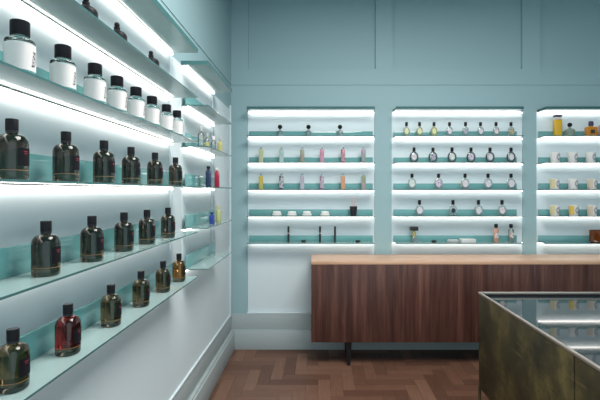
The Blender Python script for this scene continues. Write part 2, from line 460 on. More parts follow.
CONTENT = [
    ['holding nothing', 'holding three ball-capped flasks', 'holding pale and pink slim bottles', 'holding yellow to olive slim bottles', 'holding white soap dishes', 'holding black sticks'],
    ['holding nothing', 'holding eight small flasks', 'holding dark-rimmed oval bottles', 'holding five clear oval bottles', 'holding four clear oval bottles', 'holding soap bar and tall bottles'],
    ['holding nothing', 'holding yellow and amber bottles', 'holding plain white candles', 'holding slightly yellow candles', 'holding strongly yellow candles', 'holding the dark amber bowl']]
SPAN = [(-0.655, 0.522), (0.712, 1.885), (2.086, 3.265)]      # shelves inside them
for bi, (a, c) in enumerate(SPAN):
    for k in range(6):
        shelf('lit glass shelf %s, %s, %s' % (CONTENT[bi][k], LEVEL[k], BAYNAME[bi]), 'lit glass shelves on the back wall', a, c, 'X', k, BAYS[bi])
LA = ['holding nothing, topmost', 'holding ball-capped bottles, second from top', 'holding white-labelled jars', 'holding six smoked bottles at eye level',
      'holding five smoked bottles', 'holding the red bottle, lowest']
LB = ['holding nothing, topmost', 'holding nothing, second from top', 'holding yellow and clear flasks', 'holding navy and red bottles', 'holding blue bottle and lime bottle', 'standing empty, lowest']
for k in range(6):
    shelf('long lit glass shelf %s, near bay of left wall' % LA[k], 'lit glass shelves on the left wall', AY[0], AY[1], 'Y', k)
    shelf('short lit glass shelf %s, far bay of left wall' % LB[k], 'lit glass shelves on the left wall', BY[0], BY[1], 'Y', k)

# ------------------------------------------------------------------ big dark bottles on the left wall
def dark_bottle(mat):
    root = thing('perfume_bottle', 'x', 'bottle', group='smoked perfume bottles on the left wall')
    R, H, bz = 0.0315, 0.113, 0.020
    n = 2.5
    b = MB()
    b.lathe([(0, 0), (R * 0.92, 0), (R * 0.985, 0.003), (R, 0.008), (R, bz), (0, bz)], 40, n=n); b.build('glass_base', BASEG, root)
    prof = [(0, bz + 0.0004), (R, bz + 0.0004), (R, 0.086)]
    for i in range(1, 9):
        a = PI / 2 * i / 8; prof.append((0.0115 + (R - 0.0115) * math.cos(a) ** 0.9, 0.086 + 0.026 * math.sin(a)))
    prof += [(0.0108, 0.113), (0.0108, 0.120), (0, 0.120)]
    b = MB(); b.lathe(prof, 40, n=n); b.build('glass_body', mat, root)
    b = MB(); b.lathe([(0, 0.1204), (0.0134, 0.1204), (0.0134, 0.1475), (0.0126, 0.1488), (0, 0.1488)], 28); b.build('cap', BLACK, root)
    b = MB(); b.lathe([(0.0110, 0.1145), (0.0128, 0.1145), (0.0128, 0.1202), (0.0110, 0.1202)], 24); b.build('collar', BLACKM, root)
    b = MB(); b.wrap(R, 0.0225, 0.0242, -2.2, 0.8, n=n, th=0.0006, seg=24); ln = b.build('ochre_line', OCHRE, root); ln['label'] = 'thin ochre line low on the glass'  # thin ochre line round the lower glass, set by colour alone
    b = MB()
    b.wrap(R, 0.034, 0.078, -0.62, 0.62, n=n, th=0.0007, rows=1)
    lab = b.build('label', DARKLABEL, root); lab['label'] = 'dark oval label facing the room'
    b = MB()
    for z, w in ((0.068, 0.22), (0.063, 0.15)): b.wrap(R, z, z + 0.0022, -w, w, n=n, th=0.0012)
    b.build('lettering', REDINK, lab)
    root.scale = (1, 1, 0.955)
    return root
BX = XL + 0.110
BX5 = XL + 0.104
def yat(px, x=BX): return 442.0 * -x / (318.0 - px)
NEAR = ['nearest', 'second nearest', 'third nearest', 'fourth nearest', 'fifth nearest', 'farthest']
proto = dark_bottle(SMOKE); KEEP.append(proto)
ys3 = [yat(p) for p in (12, 66, 104, 131, 155, 175.5)]
for i, y in enumerate(ys3):
    put(proto, USED, (BX, y, zk(3) + ONL), 'smoked glass perfume bottle with black cap, %s on the eye-level left shelf' % NEAR[i])
ys4 = [yat(p) for p in (46, 92, 124, 147, 168)]
for i, y in enumerate(ys4):
    put(proto, USED, (BX, y, zk(4) + ONL), 'smoked glass perfume bottle with black cap, %s on the left shelf below eye level' % NEAR[[0, 1, 2, 3, 5][i]])
ys5 = [yat(p, BX5) for p in (13, 68, 111, 141, 163, 179)]
pb = dark_bottle(SMOKE2); pr = dark_bottle(RUBY); pa = dark_bottle(AMBER); KEEP += [pb, pr, pa]
for i, y in enumerate(ys5):
    z = zk(5) + ONL
    if i == 1: put(pr, USED, (BX5, y, z), 'dark red perfume bottle with black cap on the lowest left shelf')
    elif i == 5: put(pa, USED, (BX5, y, z), 'amber orange perfume bottle with black cap, farthest on the lowest left shelf')
    else: put(pb, USED, (BX5, y, z), 'brown olive perfume bottle, %s on the lowest left shelf' % {0: 'nearest', 2: 'just past the red', 3: 'second past the red', 4: 'just before the amber'}[i])

# white labelled jars
def white_jar():
    root = thing('labelled_jar', 'x', 'jar', group='white labelled jars on the left wall')
    R, n = 0.0300, 2.6
    prof = [(0, 0), (R * 0.93, 0), (R * 0.99, 0.003), (R, 0.008), (R, 0.084)]
    for i in range(1, 7):
        a = PI / 2 * i / 6; prof.append((R - 0.010 * (1 - math.cos(a)), 0.084 + 0.009 * math.sin(a)))
    prof += [(0.017, 0.0945), (0.017, 0.0985), (0, 0.0985)]
    b = MB(); b.lathe(prof, 40, n=n); body = b.build('glass_body', JARG, root)
    b = MB(); b.lathe([(0, 0.0989), (0.0205, 0.0989), (0.0210, 0.100), (0.0210, 0.1325), (0.0198, 0.134), (0, 0.134)], 32); b.build('cap', BLACK, root)
    b = MB(); b.wrap(R, 0.014, 0.078, -PI, 0.52, n=n, th=0.0008, seg=36); lab = b.build('label', WHITE, root); lab['label'] = 'white paper label wrapped round the glass'
    b = MB()
    for z, a0, a1 in ((0.058, 0.05, 0.22), (0.056, 0.20, 0.26), (0.048, 0.0, 0.12), (0.044, 0.10, 0.25), (0.034, 0.04, 0.10), (0.026, 0.02, 0.2), (0.024, -0.15, 0.0)):
        b.wrap(R, z, z + 0.0035, a0, a1, n=n, th=0.0013, seg=4)
    for z0, z1, a in ((0.024, 0.060, 0.12), (0.030, 0.062, 0.30), (0.026, 0.044, -0.05)):
        b.wrap(R, z0, z1, a, a + 0.035, n=n, th=0.0013, seg=2)
    b.build('lettering', INK, lab)
    return root
proto = white_jar(); KEEP.append(proto)
ORD = ['nearest', 'second nearest', 'third nearest', 'fourth nearest', 'fourth from the far end', 'third from the far end', 'second from the far end', 'farthest']
for i, p in enumerate((20, 63, 95, 117, 136, 152, 166.5, 177.0)):
    put(proto, USED, (BX, yat(p), zk(2) + ONL), 'clear jar with white label and black cap on left shelf, %s' % ORD[i])

# ball-capped bottles high on the left wall
BODYCLR = juice('smoky_liquid', (0.25, 0.24, 0.24), 0.5)
def ball_flask(name, grp, R=0.032, H=0.07, body=None, capr=0.018, collar=0.017):
    root = thing(name, 'x', 'bottle', group=grp)
    prof = [(0, 0), (R * 0.9, 0), (R, 0.005), (R, H * 0.72)]
    for i in range(1, 7):
        a = PI / 2 * i / 6; prof.append((0.011 + (R - 0.011) * math.cos(a), H * 0.72 + H * 0.25 * math.sin(a)))
    prof += [(0.010, H * 0.98), (0.010, H + 0.004), (0, H + 0.004)]
    b = MB(); b.lathe(prof, 28, n=2.3); b.build('glass_body', body or CLEAR, root)
    b = MB(); b.lathe([(0, H + 0.0045), (collar, H + 0.0045), (collar, H + 0.012), (0, H + 0.012)], 20); b.build('collar', BLACK if body is BLACK else CLEAR, root)
    b = MB(); b.lathe([(capr * math.sin(PI * i / 12) if 0 < i < 12 else 0, H + 0.012 + capr - capr * math.cos(PI * i / 12)) for i in range(13)], 24); b.build('ball_cap', BLACK, root)
    return root
proto = ball_flask('stoppered_bottle', 'ball capped bottles high on the left wall', R=0.034, H=0.071, body=BLACK, capr=0.0095, collar=0.011); KEEP.append(proto)
for p, d in ((86, 'nearest'), (117, 'middle one of three'), (151, 'farthest')):
    put(proto, USED, (XL + 0.085, yat(p, XL + 0.085), zk(1) + ONL), 'black bottle with ball cap on second-highest left shelf, %s' % d)

# far bay of the left wall
CX = XL + 0.10
def small_flask(name, label, R, H, mat, capm, caph, capr, n=2.0, sy=1.0, band=None):
    root = thing(name, label, 'bottle')
    b = MB(); b.lathe([(0, 0), (R * 0.9, 0), (R, 0.004), (R, H * 0.82), (R * 0.8, H * 0.94), (0.008, H), (0.008, H + 0.005), (0, H + 0.005)], 24, n=n, sy=sy); b.build('glass_body', mat, root)
    b = MB(); b.lathe([(0, H + 0.0055), (capr, H + 0.0055), (capr, H + caph), (capr * 0.85, H + caph + 0.003), (0, H + caph + 0.003)], 18); b.build('cap', capm, root)
    if band:
        b = MB(); b.wrap(R, H * 0.2, H * 0.62, -PI * 0.85, PI * 0.85, n=n, sy=sy, th=0.0008, seg=24); b.build('label', band, root)
    return root
YEL = juice('yellow_liquid', (0.66, 0.60, 0.24), 0.6); LIME = juice('lime_liquid', (0.58, 0.61, 0.30), 0.6)
NAVY = principled('navy_glass', (0.016, 0.028, 0.075), 0.15, noise=(0.02, 0.032, 0.085)); BLUE = principled('blue_glass', (0.02, 0.04, 0.22), 0.15, noise=(0.025, 0.05, 0.25))
REDG = principled('red_lacquer', (0.32, 0.015, 0.045), 0.2, noise=(0.28, 0.012, 0.04)); GREY = principled('grey_cap', (0.35, 0.36, 0.36), 0.3, noise=(0.3, 0.31, 0.31))
LILAC = principled('lilac_cap', (0.35, 0.33, 0.45), 0.4, noise=(0.3, 0.29, 0.4))
G = 'small bottles in the far left bay'
def bplace(o, px, k, dx=0.0):
    x = CX + dx; o.location = (x, yat(px, x), zk(k) + ONL); o['group'] = G; return o
bplace(small_flask('perfume_flask', 'tall clear flask with grey cap, nearest beside the yellow flasks', 0.020, 0.090, CLEAR, GREY, 0.035, 0.014), 201, 2)
bplace(small_flask('perfume_flask', 'slim clear flask with yellow band and grey cap, far left bay', 0.015, 0.072, CLEAR, GREY, 0.03, 0.011, band=YEL), 207, 2)
bplace(small_flask('perfume_flask', 'clear flask with pale cap between two yellow flasks', 0.017, 0.075, CLEAR, WHITE, 0.03, 0.012), 213.5, 2)
bplace(small_flask('perfume_flask', 'bright yellow flask, farthest in the far left bay', 0.017, 0.085, YEL, GREY, 0.03, 0.010, n=3), 220, 2, 0.015)
bplace(small_flask('perfume_bottle', 'square navy bottle with dark cap beside the red bottle', 0.0175, 0.115, NAVY, BLACK, 0.02, 0.012, n=5), 208.5, 3)
bplace(small_flask('perfume_bottle', 'square deep red bottle with pale cap beside the navy bottle', 0.0165, 0.115, REDG, WHITE, 0.02, 0.010, n=5), 217, 3, 0.01)
bplace(small_flask('perfume_bottle', 'short blue bottle beside the lime bottle in far left bay', 0.017, 0.062, BLUE, NAVY, 0.014, 0.014, n=5), 212, 4, 0.01)
bplace(small_flask('perfume_bottle', 'lime yellow bottle with small cap beside the blue bottle', 0.019, 0.092, LIME, YEL, 0.022, 0.010, n=3), 218.5, 4, 0.015)

# ------------------------------------------------------------------ goods on the back wall
YS = YB - 0.075                  # middle of the shelves
KX = 442.0 / YS
def X(px): return (px - 318.0) / KX
def at(px, k, dy=0.0): return (X(px), YS + dy, zk(k) + ON)
N6 = ['leftmost', 'second from left', 'third from left', 'third from right', 'second from right', 'rightmost']

# left bay, row 1
proto = ball_flask('stoppered_flask', 'clear flasks with black ball caps', R=0.024, H=0.056, capr=0.021, collar=0.010); KEEP.append(proto)
for p, d in ((280, 'leftmost of three'), (308.5, 'middle of three'), (340, 'rightmost of three')):
    put(proto, USED, at(p, 1), 'clear flask with black ball cap on left-bay shelf, %s' % d)
# rows 2 and 3: slim bottles
def slim_bottle(label, mat, capm=CLEAR, h=0.125):
    root = thing('slim_bottle', label, 'bottle', group='slim bottles in two rows')
    w = 0.0195
    b = MB(); b.rbox(-w, w, -w, w, 0, h, 0.004); b.build('body', mat, root)
    b = MB(); b.lathe([(0, h + 0.0003), (0.013, h + 0.0003), (0.013, h + 0.004), (0.009, h + 0.006), (0.009, h + 0.022), (0, h + 0.022)], 16); b.build('cap', capm, root)
    return root
xs = (261, 281.5, 302.3, 322, 343, 363.5)
row2 = [('pale yellow green', (0.50, 0.55, 0.28), (0.58, 0.62, 0.40)), ('pale aqua grey', (0.42, 0.56, 0.54), (0.52, 0.64, 0.62)), ('green and brown patterned', (0.20, 0.36, 0.24), (0.42, 0.34, 0.27)),
        ('plain pink', (0.62, 0.25, 0.38), (0.66, 0.32, 0.44)), ('red patterned', (0.52, 0.05, 0.12), (0.50, 0.34, 0.36)), ('purple and green patterned', (0.50, 0.20, 0.42), (0.32, 0.40, 0.36))]
row3 = [('golden yellow', (0.62, 0.48, 0.07), (0.60, 0.50, 0.14)), ('dark spotted', (0.05, 0.05, 0.07), (0.52, 0.50, 0.55)), ('pale lilac', (0.48, 0.44, 0.55), (0.54, 0.52, 0.60)),
        ('mauve patterned', (0.28, 0.20, 0.30), (0.56, 0.46, 0.54)), ('salmon orange', (0.66, 0.30, 0.16), (0.70, 0.36, 0.20)), ('olive green', (0.30, 0.34, 0.20), (0.46, 0.36, 0.34))]
for k, row in ((2, row2), (3, row3)):
    for i, (d, c1, c2) in enumerate(row):
        o = slim_bottle('slim upright %s bottle in the left bay of the back wall' % d, patterned('slim_' + d.replace(' ', '_'), tuple(v * 0.8 for v in c1), tuple(v * 0.8 for v in c2), 55 if 'pattern' in d or 'spot' in d else 12))
        o.location = at(xs[i], k)
# row 4: soap dishes and reed diffuser
def soap():
    root = thing('soap_dish', 'x', 'soap dish', group='white soap dishes')
    b = MB(); b.lathe([(0, 0), (0.030, 0), (0.034, 0.004), (0.036, 0.012), (0.033, 0.017), (0.029, 0.014), (0, 0.012)], 28, sx=1.28, sy=1.0, n=2.6); b.build('dish', CERAMIC, root)
    b = MB(); b.lathe([(0, 0.013), (0.024, 0.0132), (0.029, 0.020), (0.029, 0.034), (0.024, 0.041), (0, 0.043)], 28, sx=1.3, sy=1.0, n=3); b.build('soap', CERAMIC, root)
    return root
proto = soap(); KEEP.append(proto)
for p, d in ((277, 'leftmost of four'), (292, 'second from left'), (307, 'third from left'), (325, 'nearest the black diffuser')):
    put(proto, USED, at(p, 4), 'white oval soap on white dish in left bay, %s' % d)
t = thing('reed_diffuser', 'black tumbler reed diffuser with pale sticks right of white soaps', 'diffuser', at(353.5, 4))
b = MB(); b.lathe([(0, 0), (0.026, 0), (0.028, 0.004), (0.036, 0.088), (0.033, 0.088), (0.030, 0.08), (0, 0.08)], 28); b.build('tumbler', BLACKM, t)
REED = principled('reed', (0.72, 0.56, 0.54), 0.7, noise=(0.66, 0.50, 0.48))
for dx, dy in ((-0.028, 0.0), (-0.010, 0.012), (0.010, -0.010), (0.026, 0.006)):
    b = MB(); b.cyl((dx * 0.3, dy * 0.3, 0.0805), (dx, dy, 0.172), 0.0022, seg=8); b.build('reed', REED, t)
# row 5: black sticks and small dishes
def stick(label, band):
    root = thing('black_tube', label, 'tube', group='upright black tubes')
    b = MB(); b.lathe([(0, 0), (0.0095, 0), (0.0095, 0.080), (0, 0.080)], 16); b.build('tube', BLACKM, root)
    b = MB(); b.lathe([(0, 0.0803 if not band else 0.088), (0.0095, 0.0803 if not band else 0.088), (0.0095, 0.146), (0.0085, 0.148), (0, 0.148)], 16); b.build('lid', BLACKM, root)
    if band:
        b = MB(); b.lathe([(0, 0.0803), (0.0092, 0.0803), (0.0092, 0.0877), (0, 0.0877)], 16); b.build('band', WHITE, root)
    return root
stick('slim upright black tube with white band, left of three', True).location = at(288.5, 5)
stick('slim upright black tube with white band, middle of three', True).location = at(320, 5)
stick('slim plain black tube without band, right of three', False).location = at(335, 5)
def small_dish():
    root = thing('black_dish', 'x', 'dish', group='small black dishes')
    b = MB(); b.lathe([(0, 0), (0.018, 0), (0.022, 0.004), (0.024, 0.016), (0.021, 0.016), (0.019, 0.006), (0, 0.005)], 24); b.build('bowl', BLACKM, root)
    b = MB(); b.lathe([(0, 0.0055), (0.0185, 0.0065), (0.0195, 0.012), (0, 0.013)], 20); b.build('wax', BLACK, root)
    return root
proto = small_dish(); KEEP.append(proto)
put(proto, USED, at(303.5, 5), 'small low black dish between two black tubes')
put(proto, USED, at(358, 5), 'small low black dish at right end of left bay shelf')
put(proto, USED, at(434, 5), 'small low black dish in the middle bay beside yellow diffuser')

# middle bay
def oval_flask(name, label, grp, rx, rz, body, th=0.026, cap=(0.0105, 0.034), rim=None, disc=None, disc_s=0.62, stripe=None):
    root = thing(name, label, 'bottle', group=grp)
    cz = rz + (0.0042 if rim else 0.001)
    b = MB(); b.disc(0, 0, cz, rx, rz, th, 28, n=2.25); b.build('glass_body', body, root)
    b = MB(); b.lathe([(0, 2 * rz - 0.001), (0.0075, 2 * rz - 0.001), (0.0075, 2 * rz + 0.006), (0, 2 * rz + 0.006)], 14); b.build('neck', GREY, root)
    b = MB(); b.lathe([(0, 2 * rz + 0.0063), (cap[0], 2 * rz + 0.0063), (cap[0], 2 * rz + 0.006 + cap[1]), (cap[0] * 0.9, 2 * rz + 0.0085 + cap[1]), (0, 2 * rz + 0.0085 + cap[1])], 18, n=3); b.build('cap', BLACK, root)
    if rim:
        b = MB(); b.oval_ring(0, 0, cz, rx - 0.002, rz - 0.004, 0.0062); b.build('rim', rim, root)
    if disc:
        b = MB(); b.disc(0, -th / 2 - 0.0012, cz, rx * disc_s, rz * disc_s, 0.002, 24); b.build('label', disc, root)
    if stripe:
        b = MB(); b.wrap(1, -0.028, 0.028, PI * 0.8, PI * 1.2, th=0)
        b.v = [(x * rx * 1.02, -th * 0.3 + y * 0.002, cz + z) for x, y, z in b.v]; b.build('stripe', stripe, root)
    return root
LAB1 = patterned('lilac_print', (0.50, 0.46, 0.54), (0.64, 0.62, 0.66), 70)
LAB2 = patterned('gold_black_print', (0.10, 0.09, 0.06), (0.50, 0.40, 0.20), 80)
LAB3 = patterned('pink_print', (0.50, 0.30, 0.36), (0.66, 0.62, 0.64), 60)
LAB4 = patterned('grey_green_print', (0.36, 0.46, 0.42), (0.62, 0.66, 0.62), 60)
LAB5 = patterned('navy_print', (0.03, 0.04, 0.10), (0.40, 0.40, 0.46), 70)
LAB6 = patterned('yellow_green_print', (0.52, 0.56, 0.22), (0.66, 0.68, 0.42), 70)
LAB7 = patterned('plum_print', (0.26, 0.14, 0.30), (0.56, 0.48, 0.58), 60)
NAVYRIM = principled('navy_rim', (0.012, 0.022, 0.05), 0.25, noise=(0.016, 0.028, 0.06))
PALELAB = principled('pale_print', (0.66, 0.62, 0.66), 0.5, noise=(0.58, 0.54, 0.60))
ORANGE = principled('orange_print', (0.72, 0.40, 0.06), 0.5, noise=(0.66, 0.36, 0.05))
r1 = [(406.5, 'pale yellow label', juice('j1', (0.66, 0.68, 0.55), .35), LAB6), (419.5, 'cream yellow liquid', juice('j2', (0.66, 0.66, 0.44), .4), LAB6), (434, 'olive yellow liquid', juice('j3', (0.52, 0.54, 0.20), .6), LAB6),
      (449.5, 'plain pale label', CLEAR, PALELAB), (465.5, 'dark printed label', CLEAR, LAB5), (480.5, 'lilac printed label', CLEAR, LAB1), (496, 'pinkish printed label', CLEAR, LAB3), (511, 'gold and black label', CLEAR, LAB2)]
for p, d, jm, lm in r1:
    o = oval_flask('perfume_flask', 'small clear flask with black cap and %s, middle bay' % d, 'small flasks in the middle bay', 0.030, 0.045, jm, cap=(0.0125, 0.034), disc=lm, disc_s=0.58)
    o.location = at(p, 1)
r2 = [(414, 'pink label', LAB3), (433, 'greyish dark label', LAB5), (452, 'green grey label', LAB4), (471, 'plum label', LAB7), (490, 'lilac label', LAB1), (511, 'pale label', PALELAB)]
for p, d, lm in r2:
    o = oval_flask('oval_bottle', 'oval perfume bottle with navy rim and %s, middle bay' % d, 'dark rimmed oval bottles', 0.038, 0.049, CLEAR, cap=(0.0135, 0.036), rim=NAVYRIM, disc=lm, disc_s=0.56)
    o.location = at(p, 2)
r3 = [(412, 'grey green label', LAB4, None), (438.5, 'dark printed label', LAB7, None), (465, 'orange stripe at its left', PALELAB, ORANGE), (488, 'lilac label', LAB1, None), (511, 'plain pale label', PALELAB, None)]
for p, d, lm, st in r3:
    o = oval_flask('oval_bottle', 'clear oval bottle with black cap and %s, upper row' % d, 'clear oval bottles in the middle bay', 0.040, 0.051, CLEAR, cap=(0.0135, 0.036), disc=lm, disc_s=0.66, stripe=st)
    o.location = at(p, 3)
r4 = [(419.5, 'pale label', PALELAB), (453, 'dark navy oval label', NAVYRIM), (478.5, 'lilac label', LAB1), (502, 'pink label', LAB3)]
for p, d, lm in r4:
    o = oval_flask('oval_bottle', 'clear oval bottle with black cap and %s, lower row of four' % d, 'clear oval bottles in the middle bay', 0.040, 0.049, CLEAR, cap=(0.0135, 0.040), disc=lm, disc_s=0.45 if lm is NAVYRIM else 0.66)
    o.location = at(p, 4)
# lowest row of the middle bay
t = thing('room_spray', 'square clear bottle of yellow liquid with wide black cap', 'bottle', at(414, 5))
b = MB(); b.rbox(-0.026, 0.026, -0.026, 0.026, 0, 0.048, 0.004); b.build('glass_body', CLEAR, t)
b = MB(); b.lathe([(0, 0.0484), (0.012, 0.0484), (0.016, 0.052), (0.016, 0.092), (0.012, 0.108), (0, 0.108)], 20); b.build('neck', YEL, t)
b = MB(); b.rbox(-0.035, 0.035, -0.030, 0.030, 0.1085, 0.145, 0.003); b.build('cap', BLACKM, t)
b = MB(); b.lathe([(0, 0), (0.038, 0), (0.043, 0.006), (0.043, 0.018), (0.036, 0.024), (0, 0.025)], 28, sx=1.2, sy=0.7, n=3.2); o = b.build('soap_bar', principled('grey_soap', (0.48, 0.50, 0.50), 0.5, noise=(0.44, 0.46, 0.46))); o.location = at(453, 5); tag(o, 'low grey soap bar left of the white box', 'soap')
t = thing('soap_box', 'flat white box beside the grey soap bar', 'box', at(467.5, 5))
b = MB(); b.rbox(-0.066, 0.066, -0.036, 0.036, 0, 0.020, 0.002); b.build('base', WHITE, t)
b = MB(); b.rbox(-0.068, 0.068, -0.038, 0.038, 0.0203, 0.031, 0.002); b.build('lid', CERAMIC, t)
def tall_spray(label, mat, lab, px):
    root = thing('tall_bottle', label, 'bottle', at(px, 5), 'tall bottles with pink liquid')
    b = MB(); b.lathe([(0, 0), (0.021, 0), (0.023, 0.004), (0.023, 0.112), (0.019, 0.122), (0.010, 0.128), (0.010, 0.134), (0, 0.134)], 28, n=2.6); b.build('glass_body', mat, root)
    b = MB(); b.lathe([(0, 0.1343), (0.0155, 0.1343), (0.0165, 0.140), (0.0165, 0.164), (0.013, 0.170), (0, 0.170)], 22); b.build('cap', BLACK, root)
    b = MB(); b.wrap(0.023, 0.040, 0.090, -PI / 2 - 0.7, -PI / 2 + 0.7, n=2.6, th=0.0008); b.build('label', lab, root)
tall_spray('tall salmon pink bottle with black cap, middle bay lowest shelf', juice('salmon_liquid', (0.66, 0.38, 0.27), 0.75), LAB3, 496)
tall_spray('tall clear bottle with pink leaf label and black cap', CLEAR, patterned('leaf_print', (0.45, 0.22, 0.20), (0.62, 0.56, 0.52), 35), 511)

# right bay
YELL = principled('yellow_bottle', (0.72, 0.43, 0.02), 0.3, noise=(0.66, 0.38, 0.02)); ORG = juice('orange_liquid', (0.62, 0.25, 0.02), 0.85); PLUM = principled('plum_cap', (0.05, 0.02, 0.06), 0.35, noise=(0.06, 0.03, 0.07))
DNAVY = principled('navy_cap', (0.015, 0.018, 0.07), 0.35, noise=(0.02, 0.022, 0.08))
t = thing('tall_bottle', 'tall yellow bottle with white neck and dark plum cap', 'bottle', at(557.5, 1))
b = MB(); b.rbox(-0.034, 0.034, -0.022, 0.022, 0, 0.155, 0.008, 3); b.build('body', YELL, t)
b = MB(); b.rbox(-0.032, 0.032, -0.020, 0.020, 0.1553, 0.180, 0.005); b.build('neck', WHITE, t)
b = MB(); b.rbox(-0.033, 0.033, -0.021, 0.021, 0.1803, 0.198, 0.003); b.build('cap', PLUM, t)
b = MB(); b.disc(0, -0.0232, 0.085, 0.020, 0.026, 0.002); b.build('label', ORANGE, t)
o = ball_flask('stoppered_flask', 'single stoppered flasks', R=0.042, H=0.075, capr=0.021, collar=0.013, body=juice('green_clear', (0.42, 0.52, 0.44), 0.45)); o['label'] = 'small round clear green flask with black ball cap'; o.location = at(569.8, 1)
t = thing('apothecary_bottle', 'square orange bottle with navy cap at the right edge', 'bottle', at(591, 1))
b = MB(); b.rbox(-0.050, 0.050, -0.026, 0.026, 0, 0.088, 0.010, 3); b.lathe([(0, 0.0882), (0.018, 0.0882), (0.018, 0.098), (0, 0.098)], 20); b.build('glass_body', ORG, t)
b = MB(); b.lathe([(0, 0.0984), (0.020, 0.0984), (0.022, 0.104), (0.022, 0.132), (0.016, 0.142), (0, 0.143)], 22); b.build('cap', DNAVY, t)
b = MB(); b.rbox(-0.020, 0.020, -0.0275, -0.0263, 0.025, 0.060, 0.0004, 1); b.build('label', INK, t)
t = thing('pink_bottle', 'pale pink bottle cut by the right edge beside the orange bottle', 'bottle', at(604, 1))
b = MB(); b.rbox(-0.042, 0.042, -0.026, 0.026, 0, 0.105, 0.008, 3); b.build('body', juice('pink_liquid', (0.70, 0.46, 0.48), 0.7), t)
b = MB(); b.lathe([(0, 0.1053), (0.016, 0.1053), (0.016, 0.135), (0, 0.135)], 20); b.build('cap', WHITE, t)
def candle(label, tint, px, k):
    root = thing('candle', label, 'candle', at(px, k), 'white glass candles in the right bay')
    R = 0.043
    b = MB(); b.lathe([(0, 0), (R * 0.84, 0), (R * 0.89, 0.004), (R, 0.098), (R * 0.93, 0.098), (R * 0.90, 0.080), (0, 0.080)], 32); b.build('tumbler', CERAMIC, root)
    b = MB(); b.lathe([(0, 0.0803), (R * 0.895, 0.0803), (R * 0.9, 0.084), (0, 0.0845)], 24); w = b.build('wax', tint or WHITE, root)
    b = MB(); b.cyl((0, 0, 0.0846), (0.001, 0, 0.094), 0.0012, seg=6); b.build('wick', INK, w)
    if tint:
        b = MB(); b.wrap(R * 0.955, 0.012, 0.094, -PI * 0.98, -PI * 0.62, th=0.0016, seg=12)
        b.v = [(x * (1 + (z - 0.05) * 1.1), y * (1 + (z - 0.05) * 1.1), z) for x, y, z in b.v]; b.build('tinted_side', tint, root)
    b = MB()      # grey oval ring printed on the glass
    for i in range(20):
        a0, a1 = 2 * PI * i / 20, 2 * PI * (i + 1) / 20
        for f0, f1 in ((0.62, 1.0),):
            pts = [(f0, a0), (f1, a0), (f1, a1), (f0, a1)]
            q = []
            for f, a in pts:
                th = -PI / 2 + 0.35 + 0.50 * f * math.cos(a); z = 0.052 + 0.028 * f * math.sin(a); r = R * (0.945 + (z - 0.05) * 1.1) + 0.0012
                q.append((r * math.cos(th), r * math.sin(th), z))
            b.add(q, [(0, 1, 2, 3)])
    b.build('printed_ring', principled('grey_print', (0.32, 0.33, 0.38), 0.5, noise=(0.28, 0.29, 0.34)) if 'grey_print' not in MATS else MATS['grey_print'], root)
    return root
PALEY = principled('pale_yellow_wax', (0.68, 0.60, 0.34), 0.5, noise=(0.64, 0.56, 0.32)); STRY = principled('yellow_wax', (0.74, 0.52, 0.10), 0.5, noise=(0.70, 0.48, 0.09)); BEIGE = principled('beige_wax', (0.66, 0.56, 0.44), 0.5, noise=(0.62, 0.52, 0.40))
for px, d in ((555, 'leftmost'), (572.5, 'middle'), (590.5, 'rightmost')): candle('white tumbler candle with grey printed ring, %s of the upper three' % d, None, px, 2)
candle('white tumbler candle with pale yellow side, middle row', PALEY, 554.5, 3)
candle('white tumbler candle between pale yellow and beige ones, middle row', None, 573, 3)
candle('white tumbler candle with beige side, middle row right', BEIGE, 592, 3)
candle('white tumbler candle with yellow side, lower row left', PALEY, 554.5, 4)
candle('white tumbler candle with strong yellow side, lower row middle', STRY, 573.5, 4)
candle('white tumbler candle with beige side, lower row right', BEIGE, 592, 4)
AMBOWL = juice('amber_bowl_glass', (0.20, 0.055, 0.012), 0.55)
t = thing('candle_bowl', 'large dark amber glass candle bowl on lowest right shelf', 'candle', at(602, 5, -0.012))
R = 0.122
b = MB(); b.lathe([(0, 0), (R * 0.88, 0), (R * 0.96, 0.006), (R, 0.02), (R, 0.112), (R * 0.965, 0.112), (R * 0.96, 0.082), (0, 0.082)], 40, sy=0.55); b.build('bowl', AMBOWL, t)
b = MB(); b.lathe([(0, 0.0825), (R * 0.955, 0.0825), (R * 0.955, 0.090), (0, 0.0905)], 36, sy=0.55); b.build('wax', principled('rust_wax', (0.38, 0.13, 0.04), 0.4, noise=(0.34, 0.11, 0.035)), t)

